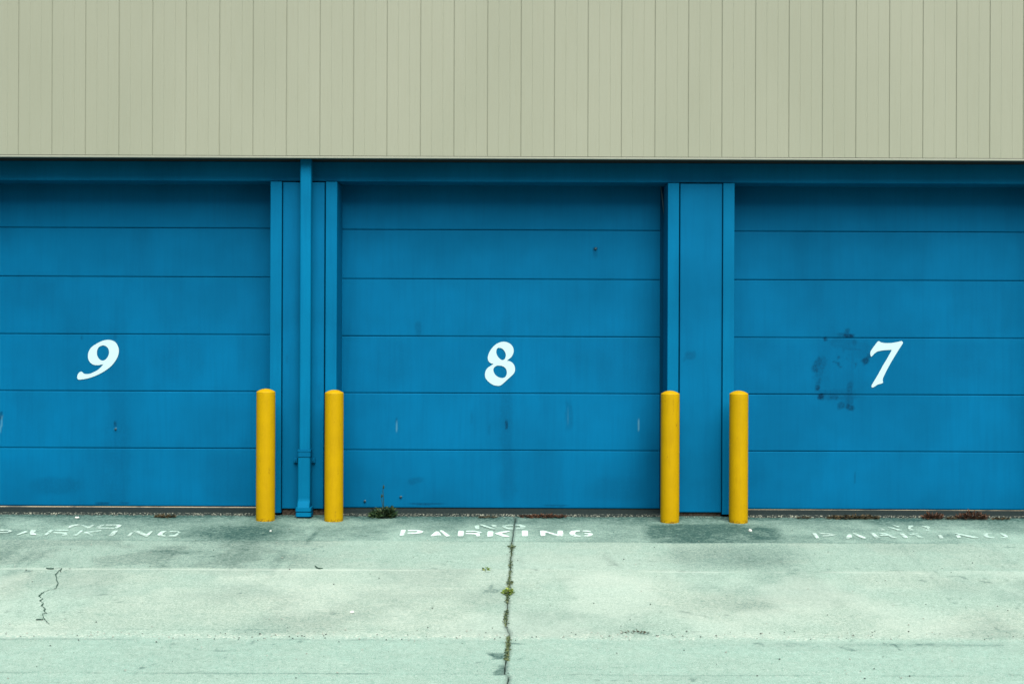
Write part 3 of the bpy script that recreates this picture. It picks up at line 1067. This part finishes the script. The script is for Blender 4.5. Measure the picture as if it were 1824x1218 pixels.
    for (bx, by, r) in bolts:
        mb = MB()
        c0 = W(bx, by, YD - 0.004)
        mb.tube([c0, (c0[0], YD - 0.012, c0[2]), (c0[0], YD - 0.016, c0[2])], [r, r, r * 0.6], 8)
        mb.build('bolt', M['steel'], dr)

# ------------------------------------------------------------------ bollards
BOL = [(473.2, 692, 930.2, 'yellow bollard in front of the right jamb of door 9', 0.3),
       (595.0, 694, 930.4, 'yellow bollard just right of the blue downspout', 1.9),
       (1193.4, 695.5, 930.6, 'yellow bollard at the right edge of door 8', 3.1),
       (1315.6, 695.5, 930.8, 'yellow bollard at the left edge of door 7', 4.4)]
YB = -0.245
for i, (bx, ty, by, lab, rot) in enumerate(BOL):
    c0 = W(bx, 810, YB)
    r = 16.7 / (F / (D0 + YB))
    zg = float(ground_z(YB))
    zt = W(bx, ty, YB)[2]
    h = zt - zg
    root = empty('bollard', (c0[0], YB, zg))
    root.rotation_euler = (0, 0, rot)
    tag(root, lab, 'bollard', 'yellow bollards guarding the garage doors')
    zsh = h - 0.040
    n = 48
    zz = np.concatenate([np.linspace(-0.05, zsh - 0.003, 90), [zsh - 0.001]])
    rr = np.full_like(zz, r)
    rr[-1] = r - 0.0004
    th = np.linspace(0, 2 * np.pi, n, endpoint=False)
    TH, ZZ = np.meshgrid(th, zz)
    RR = np.repeat(rr[:, None], n, 1) + (fbm(TH * 2, ZZ * 6, 400 + i, 3) - 0.5) * 0.0012
    co_ = np.stack([RR * np.cos(TH), RR * np.sin(TH), ZZ], -1).reshape(-1, 3)
    ii = np.arange(TH.size).reshape(TH.shape)
    i2 = np.roll(ii, -1, 1)
    qd = np.stack([ii[:-1], i2[:-1], i2[1:], ii[1:]], -1).reshape(-1, 4)
    sc = (1 - sst(0.0, 0.035, ZZ)) * 0.9 + 0.55 * sst(0.72, 0.85, fbm(TH * 3.2 + 11 * i, ZZ * 9, 420 + i, 4))
    link('post', grid_mesh('post', co_, qd, dict(scuff=sc)), M['yellow'], root)
    mb = MB()
    prof = [(r - 0.0004, zsh), (r, zsh + 0.0008), (r - 0.0003, zsh + 0.003)]
    for k in range(1, 13):
        q = 1 - k / 12
        prof.append((max(r * q, 0.0008) if k > 1 else r * 0.965, zsh + 0.0045 + 0.0355 * (1 - q * q) ** 0.72))
    mb.lathe(prof, 0, 0, 48)
    mb.build('cap', M['yellow'], root, True)

# ------------------------------------------------------------------ painted NO PARKING stencils
def scl(crop, s, polys):
    return [[(crop[0] + a / s, crop[1] + b / s) for a, b in p] for p in polys]


A1, A2 = ((680, 925), 9.12), ((870, 925), 9.12)
MID = scl(*A1, [
    [(318, 175), (392, 175), (360, 270), (285, 270)],
    [(425, 177), (560, 177), (645, 188), (680, 206), (640, 230), (560, 240), (418, 238), (420, 219), (560, 217), (592, 207), (560, 197), (425, 198)],
    [(880, 200), (925, 205), (955, 240), (970, 265), (870, 268), (850, 278), (785, 278)],
    [(935, 185), (985, 185), (1115, 275), (1050, 287), (1010, 255)],
    [(1245, 192), (1335, 192), (1325, 280), (1232, 280)],
    [(1370, 190), (1500, 192), (1575, 200), (1630, 215), (1590, 235), (1605, 280), (1540, 283), (1525, 250), (1360, 245), (1365, 228), (1530, 228), (1560, 215), (1520, 207), (1370, 208)],
    [(1718, 200), (1815, 200), (1805, 288), (1710, 288)]]) + scl(*A2, [
    [(95, 235), (200, 205), (345, 190), (345, 205), (235, 232), (215, 240), (330, 275), (345, 288), (240, 288), (150, 255)],
    [(540, 188), (642, 188), (640, 280), (545, 280)],
    [(835, 190), (900, 187), (1120, 250), (1125, 190), (1205, 188), (1222, 262), (1200, 285), (1140, 283), (925, 215), (925, 272), (850, 275)],
    [(1500, 270), (1500, 285), (1390, 283), (1330, 262), (1312, 225), (1345, 195), (1440, 183), (1490, 187), (1485, 200), (1430, 205), (1405, 225), (1415, 250), (1450, 268)],
    [(1530, 187), (1600, 187), (1670, 203), (1660, 214), (1590, 203), (1530, 200)],
    [(1555, 222), (1690, 235), (1697, 255), (1665, 280), (1550, 284), (1560, 268), (1620, 262), (1620, 250), (1560, 240)]])
MID_NO = [[(845, 937), (853, 936), (854, 943), (847, 943.5)], [(853, 935), (860, 935), (883, 942.5), (876, 943.2)], [(874, 935.5), (885, 935.5), (885, 940), (878, 939)]] + scl(*A2, [
    [(220, 110), (260, 98), (400, 95), (400, 106), (290, 115), (280, 130), (330, 148), (400, 152), (400, 167), (320, 167), (250, 148), (225, 125)],
    [(435, 90), (530, 90), (600, 115), (605, 135), (570, 162), (440, 167), (440, 152), (500, 148), (515, 130), (500, 110), (435, 104)]])
LB = ((0, 920), 5.365)
LEFT_A = scl(*LB, [
    [(-45, 130), (-15, 130), (-45, 175), (-80, 175)],
    [(0, 128), (80, 128), (125, 140), (80, 158), (-10, 161), (-5, 150), (70, 149), (80, 143), (70, 137), (0, 138)],
    [(295, 130), (340, 130), (340, 150), (318, 155), (345, 165), (345, 180), (290, 178), (285, 155)],
    [(1088, 138), (1128, 138), (1080, 190), (1030, 190)],
    [(1245, 160), (1275, 150), (1245, 192), (1210, 192)],
    [(1265, 140), (1320, 140), (1405, 172), (1415, 158), (1440, 143), (1462, 143), (1412, 194), (1390, 194)],
    [(1600, 140), (1580, 148), (1555, 165), (1552, 178), (1585, 186), (1580, 193), (1520, 191), (1500, 175), (1540, 145)],
    [(960, 85), (1000, 78), (990, 90), (962, 100), (955, 106), (1030, 110), (1100, 111), (1090, 119), (935, 119), (918, 105)],
    [(1010, 79), (1140, 79), (1165, 87), (1120, 119), (1088, 114), (1118, 95), (1110, 89), (1010, 89)],
    [(880, 80), (910, 80), (855, 118), (833, 108)], [(640, 112), (670, 90), (740, 76), (768, 84), (700, 97), (665, 114)]])
LEFT_B = scl(*LB, [
    [(240, 140), (270, 150), (180, 177), (155, 177)],
    [(480, 130), (517, 130), (447, 182), (418, 182)], [(520, 129), (650, 129), (655, 141), (523, 141)], [(510, 150), (640, 156), (645, 187), (590, 187), (600, 166), (508, 163)],
    [(770, 135), (797, 135), (742, 186), (695, 188), (700, 178), (730, 172)],
    [(800, 153), (890, 140), (965, 131), (970, 140), (885, 155), (855, 160), (895, 185), (880, 194), (840, 167), (803, 164)],
    [(1620, 142), (1700, 142), (1727, 155), (1710, 161), (1688, 151), (1620, 151)], [(1688, 163), (1717, 163), (1682, 194), (1608, 191), (1620, 182), (1668, 180)],
    [(768, 83), (802, 83), (872, 115), (840, 119)]])
RB = ((1430, 925), 4.63)
RIGHT_A = scl(*RB, [
    [(76, 114), (106, 114), (139, 158), (109, 160)],
    [(135, 114), (240, 119), (272, 130), (240, 139), (165, 144), (163, 135), (225, 131), (215, 127), (140, 123)],
    [(375, 125), (400, 128), (408, 150), (370, 167), (353, 156)], [(405, 113), (430, 116), (527, 155), (510, 163), (460, 146)],
    [(553, 113), (587, 113), (634, 155), (603, 161)],
    [(700, 125), (770, 150), (782, 156), (742, 157), (705, 138)],
    [(798, 119), (832, 119), (870, 155), (838, 159)], [(1116, 131), (1147, 134), (1162, 158), (1128, 161)],
    [(1260, 135), (1288, 130), (1307, 150), (1275, 158)], [(640, 75), (672, 84), (682, 93), (643, 93)]])
RIGHT_B = scl(*RB, [
    [(625, 114), (690, 119), (715, 128), (712, 138), (640, 139), (638, 131), (690, 129), (640, 123)],
    [(875, 125), (945, 116), (945, 125), (890, 133)], [(925, 134), (960, 137), (1000, 152), (960, 154)],
    [(1250, 117), (1282, 119), (1457, 152), (1420, 159), (1290, 131)],
    [(1483, 130), (1510, 117), (1567, 113), (1520, 128), (1540, 147), (1592, 153), (1560, 159), (1508, 150)],
    [(1623, 117), (1662, 121), (1697, 150), (1660, 159), (1628, 153), (1670, 147), (1640, 130)],
    [(695, 64), (720, 66), (827, 92), (788, 96)], [(730, 44), (802, 64), (784, 69)],
    [(873, 54), (917, 54), (887, 75), (917, 92), (880, 96), (868, 75)], [(973, 54), (1050, 61), (1042, 98), (1008, 96), (1028, 73), (985, 63)]])


def stencil(name, polys, mat, lift, label=None, parent=None):
    mb = MB()
    for p in polys:
        # subdivide edges so that the paint follows the uneven slab, soften corners a little
        lp = []
        for i in range(len(p)):
            a, b = p[i], p[(i + 1) % len(p)]
            for k in (0.12, 0.5, 0.88):
                lp.append((a[0] + (b[0] - a[0]) * k, a[1] + (b[1] - a[1]) * k))
        w = [G(*q) for q in lp]
        V2, T2 = tri_loops([[(q[0], q[1]) for q in w]])
        V = [(a, b, float(ground_z(b)) + lift) for a, b in V2]
        Fc = []
        for f in T2:
            a, b, c_ = [V2[i] for i in f[:3]]
            ar = (b[0] - a[0]) * (c_[1] - a[1]) - (b[1] - a[1]) * (c_[0] - a[0])
            Fc.append(f if ar > 0 else f[::-1])
        mb.add(V, Fc)
    o = mb.build(name, mat, parent)
    return o


LIFT = 0.0062
GRP = 'NO PARKING stencils in front of the doors'
for lab, parts_ in (('crisp white NO PARKING stencil on the concrete before door 8', (('lettering', MID, 'crisp'), ('lettering', MID_NO, 'faded'))),
                    ('worn white NO PARKING stencil on the concrete before door 9', (('lettering', LEFT_A, 'worn'), ('lettering', LEFT_B, 'faded'))),
                    ('badly faded NO PARKING stencil on the concrete before door 7', (('lettering', RIGHT_A, 'worn'), ('lettering', RIGHT_B, 'faded')))):
    # one mesh, two paint states
    o1 = stencil('pavement_marking', parts_[0][1], M[parts_[0][2]], LIFT)
    o2 = stencil('pavement_marking', parts_[1][1], M[parts_[1][2]], LIFT)
    me = o1.data
    V = [tuple(v.co) for v in me.vertices] + [tuple(v.co) for v in o2.data.vertices]
    n = len(me.vertices)
    Fc = [tuple(p.vertices) for p in me.polygons] + [tuple(i + n for i in p.vertices) for p in o2.data.polygons]
    k = len(me.polygons)
    new = mesh('pavement_marking', V, Fc)
    new.materials.append(M[parts_[0][2]])
    new.materials.append(M[parts_[1][2]])
    new.polygons.foreach_set('material_index', [0] * k + [1] * (len(Fc) - k))
    bpy.data.objects.remove(o2)
    o1.data = new
    tag(o1, lab, 'road marking', GRP)

# ------------------------------------------------------------------ weeds and litter
def leaves(name, items, mat, parent=None):
    """items: (position, direction, length, width, tone); each a folded pointed leaf"""
    V, Fc, tone = [], [], []
    for (p, d, L, w, tn) in items:
        p, d = Vector(p), Vector(d).normalized()
        s = d.cross(Vector((0, 0, 1)))
        if s.length < 1e-3:
            s = Vector((1, 0, 0))
        s = (s.normalized() * math.cos(tn * 9) + d.cross(s).normalized() * math.sin(tn * 9) * 0.7).normalized()
        up = s.cross(d)
        n = len(V)
        tip = p + d * L - Vector((0, 0, 1)) * L * 0.18
        mid = p + d * L * 0.5
        V += [p, mid + s * w / 2 + up * w * 0.12, tip, mid - s * w / 2 + up * w * 0.12, mid]
        Fc += [(n, n + 1, n + 4), (n + 1, n + 2, n + 4), (n + 2, n + 3, n + 4), (n + 3, n, n + 4)]
        tone += [tn] * 5
    me = mesh(name, V, Fc)
    at = me.attributes.new('tone', 'FLOAT', 'POINT')
    at.data.foreach_set('value', tone)
    return link(name, me, mat, parent)


def tuft(cx, cy, rx, ry, h, n, L, w, lean=0.6, flat=0.0):
    """leaf list filling a low mound; photo pixel centre, radii in metres"""
    out = []
    c = G(cx, cy)
    for _ in range(n):
        a, r = random.uniform(0, 2 * math.pi), math.sqrt(random.random())
        x, y = c[0] + math.cos(a) * r * rx, c[1] + math.sin(a) * r * ry
        hz = random.random() ** 1.5 * h * (1 - r * r * 0.8)
        d = Vector((math.cos(a) * lean + random.uniform(-.5, .5), math.sin(a) * lean + random.uniform(-.5, .5), random.uniform(0.1, 1.0) * (1 - flat)))
        out.append(((x, y, float(ground_z(y)) + 0.004 + hz), d, L * random.uniform(0.5, 1.3), w * random.uniform(0.6, 1.3), random.random()))
    return out


def weed(name, label, cat, mat, group, cx, cy, *a, **k):
    o = leaves(name, tuft(cx, cy, *a, **k), M[mat])
    return tag(o, label, cat, group)


# tall weed by door 8
wr = empty('weed', G(682, 922))
tag(wr, 'dark green weed with two thin flower stalks at the foot of door 8', 'weed')
base = G(682, 922)
lv = tuft(682, 921.5, 0.105, 0.035, 0.085, 420, 0.055, 0.016, 0.7)
lv += tuft(692, 921.5, 0.06, 0.03, 0.10, 160, 0.06, 0.018, 0.5)
lv = [((p[0] - base[0], p[1] - base[1], p[2] - base[2]), *r) for p, *r in lv]
leaves('foliage', lv, M['green'], wr)
for (tx, ty, bx) in ((683.4, 868, 682.0), (680.2, 884, 681.6)):
    mb = MB()
    b_, e_ = Vector(W(bx, 912, -0.06)), Vector(W(tx, ty, -0.05))
    pts = [b_.lerp(e_, s) + Vector((0.006 * math.sin(s * 5), 0, 0)) - Vector(base) for s in (0, .3, .6, .85, 1)]
    mb.tube(pts, [0.0042, 0.0036, 0.003, 0.0026, 0.002], 5)
    e2 = e_ - Vector(base)
    for q in range(3):
        mb.lathe([(0.001, e2.z - 0.012 + q * .006), (0.0075, e2.z - 0.004 + q * .006), (0.006, e2.z + 0.005 + q * .006), (0.001, e2.z + 0.012 + q * .006)], e2.x + random.uniform(-.003, .003), e2.y, 7)
    me = mesh('flower_stalk', mb.V, mb.F)
    at = me.attributes.new('tone', 'FLOAT', 'POINT')
    at.data.foreach_set('value', [0.2] * len(me.vertices))
    link('flower_stalk', me, M['green'], wr)

DG = 'dry weeds growing along the foot of the doors'
weed('dry_weed', 'small dark brown dry weed at the sill of door 9', 'weed', 'olive', DG, 295, 921.5, 0.085, 0.022, 0.02, 190, 0.035, 0.012, 0.6, flat=0.5)
weed('dry_weed', 'russet mat of dry weeds at the sill of door 8', 'weed', 'dry', DG, 968, 921.5, 0.20, 0.022, 0.022, 420, 0.04, 0.012, 0.6, flat=0.5)
weed('dry_weed', 'long olive brown weed mat at the sill of door 7', 'weed', 'olive', DG, 1519, 924, 0.24, 0.020, 0.025, 460, 0.04, 0.013, 0.6, flat=0.4)
weed('dry_weed', 'upright reddish dry weed at the sill below the 7', 'weed', 'dry', DG, 1662, 924.5, 0.085, 0.02, 0.05, 210, 0.05, 0.012, 0.5, flat=0.1)
weed('dry_weed', 'widest spiky red brown weed at the sill of door 7', 'weed', 'dry', DG, 1732, 925, 0.14, 0.02, 0.06, 330, 0.055, 0.012, 0.5, flat=0.1)
weed('dry_weed', 'tiny dark weed between two red brown weeds at the sill', 'weed', 'olive', DG, 1694, 925, 0.04, 0.015, 0.02, 70, 0.03, 0.012, 0.5, flat=0.4)
weed('dry_weed', 'thin brown weed streak at the photo edge by door 7', 'weed', 'olive', DG, 1783, 925.5, 0.08, 0.012, 0.012, 90, 0.03, 0.01, 0.5, flat=0.6)
weed('dry_weed', 'small flat weed by the sill nearest the rightmost bollard', 'weed', 'olive', DG, 1431, 923.5, 0.055, 0.012, 0.012, 70, 0.03, 0.01, 0.5, flat=0.6)
weed('dry_weed', 'sparse dark weed at the sill just left of the joint', 'weed', 'olive', DG, 869, 922.5, 0.08, 0.012, 0.01, 80, 0.03, 0.01, 0.5, flat=0.6)
JG = 'weeds growing in the concrete joint'
weed('joint_weed', 'bright yellow green weed in the middle of the concrete joint', 'weed', 'bright', JG, 905, 1057, 0.024, 0.055, 0.028, 90, 0.034, 0.016, 0.8)
weed('joint_weed', 'small dull green weed in the joint below the K', 'weed', 'moss', JG, 911.5, 976, 0.018, 0.045, 0.016, 34, 0.030, 0.013, 0.8)
weed('joint_weed', 'olive weed in the joint just above the bright one', 'weed', 'moss', JG, 907.5, 1040, 0.014, 0.045, 0.014, 30, 0.026, 0.011, 0.8)
weed('sprig', 'tiny green sprig lying on concrete left of the joint', 'sprig', 'bright', None, 865, 1015, 0.018, 0.03, 0.010, 26, 0.030, 0.012, 0.6, flat=0.5)
mb = MB()
tw = [G(561, 1008.5), G(565, 1012.2), G(569, 1013.2), G(575, 1012.6)]
mb.tube([(q[0], q[1], q[2] + 0.008 - 0.001 * i) for i, q in enumerate(tw)], [0.003, 0.006, 0.007, 0.003], 6)
tag(mb.build('twig', M['crack']), 'small dark bent twig on the concrete below the downspout', 'twig')
weed('dead_grass', 'flat brown dead grass scrap on the rough seam', 'grass', 'olive', None, 1130, 1126.5, 0.085, 0.008, 0.003, 40, 0.03, 0.006, 0.4, flat=0.8)

# moss along the joint: nobody could count it
items = []
for _ in range(1100):
    py = random.choice((random.uniform(966, 1116), random.uniform(1000, 1112), random.uniform(1130, 1180)))
    if fbm(np.array([py * 0.06]), np.array([0.5]), 60, 3)[0] < 0.40:
        continue
    q = G(912, py)
    x = float(np.interp(q[1], jy, jx)) + random.gauss(0, 0.0055)
    items.append(((x, q[1], q[2] - 0.004 + random.random() * 0.008), (random.uniform(-1, 1), random.uniform(-1, 1), random.uniform(0.2, 1)), random.uniform(.008, .022), random.uniform(.005, .011), random.random()))
tag(leaves('moss', items, M['moss']), 'dull green moss filling the joint between the two slabs', 'moss', kind='stuff')

# grit swept against the sill and scattered over the apron
V, Fc, tone = [], [], []
def stone(p, r, tn):
    n = len(V)
    for (a, b, c_) in ((1, 0, 0), (-1, 0, 0), (0, 1, 0), (0, -1, 0), (0, 0, 0.8), (0, 0, -0.4)):
        V.append((p[0] + a * r * random.uniform(.6, 1.3), p[1] + b * r * random.uniform(.6, 1.3), p[2] + c_ * r * random.uniform(.6, 1.2)))
        tone.append(tn)
    for f in ((0, 2, 4), (2, 1, 4), (1, 3, 4), (3, 0, 4), (2, 0, 5), (1, 2, 5), (3, 1, 5), (0, 3, 5)):
        Fc.append(tuple(i + n for i in f))
for _ in range(1700):
    x = random.uniform(-4.9, 4.9)
    y = -0.014 - abs(random.gauss(0, 0.028))
    if fbm(np.array([x * 1.7]), np.array([2.0]), 77, 3)[0] < 0.36: continue
    stone((x, y, float(ground_z(y)) + 0.004), random.uniform(0.002, 0.0075), random.random() ** 1.6)
for _ in range(420):
    px, py = random.uniform(-20, 1844), random.choice((random.uniform(930, 1218), random.gauss(1133, 5)))
    q = G(px, py)
    stone((q[0], q[1], q[2] + 0.005), random.uniform(0.003, 0.007), random.choice((0.05, 0.2, 0.9, 1.0)))
me = mesh('gravel', V, Fc)
at = me.attributes.new('tone', 'FLOAT', 'POINT')
at.data.foreach_set('value', tone)
tag(link('gravel', me, M['grit']), 'fine grit and crumbs of concrete scattered over the apron', 'grit', kind='stuff')


def chip(label, px, py, rx, ry):
    q = G(px, py)
    V, Fc = [], []
    n = 9
    for k in range(n):
        a = 2 * math.pi * k / n
        s = random.uniform(.75, 1.15)
        V.append((math.cos(a) * rx * s, math.sin(a) * ry * s, 0.0))
    for k in range(n):
        V.append((V[k][0] * 0.7, V[k][1] * 0.7, 0.012 * random.uniform(.7, 1.2)))
    for k in range(n):
        Fc.append((k, (k + 1) % n, n + (k + 1) % n, n + k))
    Fc.append(tuple(range(n, 2 * n)))
    o = link('stone_chip', mesh('stone_chip', V, Fc), M['white_stone'])
    o.location = (q[0], q[1], q[2] + 0.003)
    tag(o, label, 'stone', 'white chips lying on the concrete')


chip('white stone chip on the dark stain by the rightmost bollard', 1336.5, 945, 0.018, 0.05)
chip('white stone chip at the sill of door 9 above the stencil', 137, 922.5, 0.022, 0.02)
chip('small white chip on the stained concrete by the leftmost bollard', 482, 946.5, 0.010, 0.02)
chip('white chip on pale concrete below the left bollards', 627, 1091, 0.014, 0.016)

# ------------------------------------------------------------------ camera, light, view
cam = bpy.data.cameras.new('camera')
co = bpy.data.objects.new('camera', cam)
C.objects.link(co)
cam.sensor_width = 36.0
cam.lens = F / 1824.0 * 36.0
cam.clip_start, cam.clip_end = 0.1, 1000
co.matrix_world = Matrix(((CA, -SA, 0, 0), (0, 0, -1, -D0), (SA, CA, 0, CH), (0, 0, 0, 1)))
scene.camera = co

SUN_EL, SUN_AZ = math.radians(52), math.radians(12)     # azimuth measured from straight in front of the wall
sun = bpy.data.lights.new('sun', 'SUN')
so = bpy.data.objects.new('sun', sun)
C.objects.link(so)
sun.energy = 3.0
sun.angle = math.radians(54)
sun.color = (1.0, 0.95, 0.86)
d = Vector((math.sin(SUN_AZ) * math.cos(SUN_EL), -math.cos(SUN_AZ) * math.cos(SUN_EL), math.sin(SUN_EL)))
so.rotation_euler = d.to_track_quat('Z', 'Y').to_euler()

world = bpy.data.worlds.new('World')
scene.world = world
world.use_nodes = True
nt = world.node_tree
bg = nt.nodes['Background']
sky = nt.nodes.new('ShaderNodeTexSky')
sky.sky_type = 'NISHITA'
sky.sun_disc = False
sky.sun_elevation = SUN_EL
sky.sun_rotation = math.atan2(d.x, d.y)
sky.air_density, sky.dust_density, sky.ozone_density = 1.0, 5.0, 1.0
nt.links.new(sky.outputs['Color'], bg.inputs['Color'])
bg.inputs['Strength'].default_value = 0.05

vs_ = scene.view_settings
vs_.view_transform = 'Standard'
vs_.look = 'None'
vs_.exposure = 1.45
vs_.gamma = 1.0
vs_.use_curve_mapping = False
scene.cycles.use_denoising = True
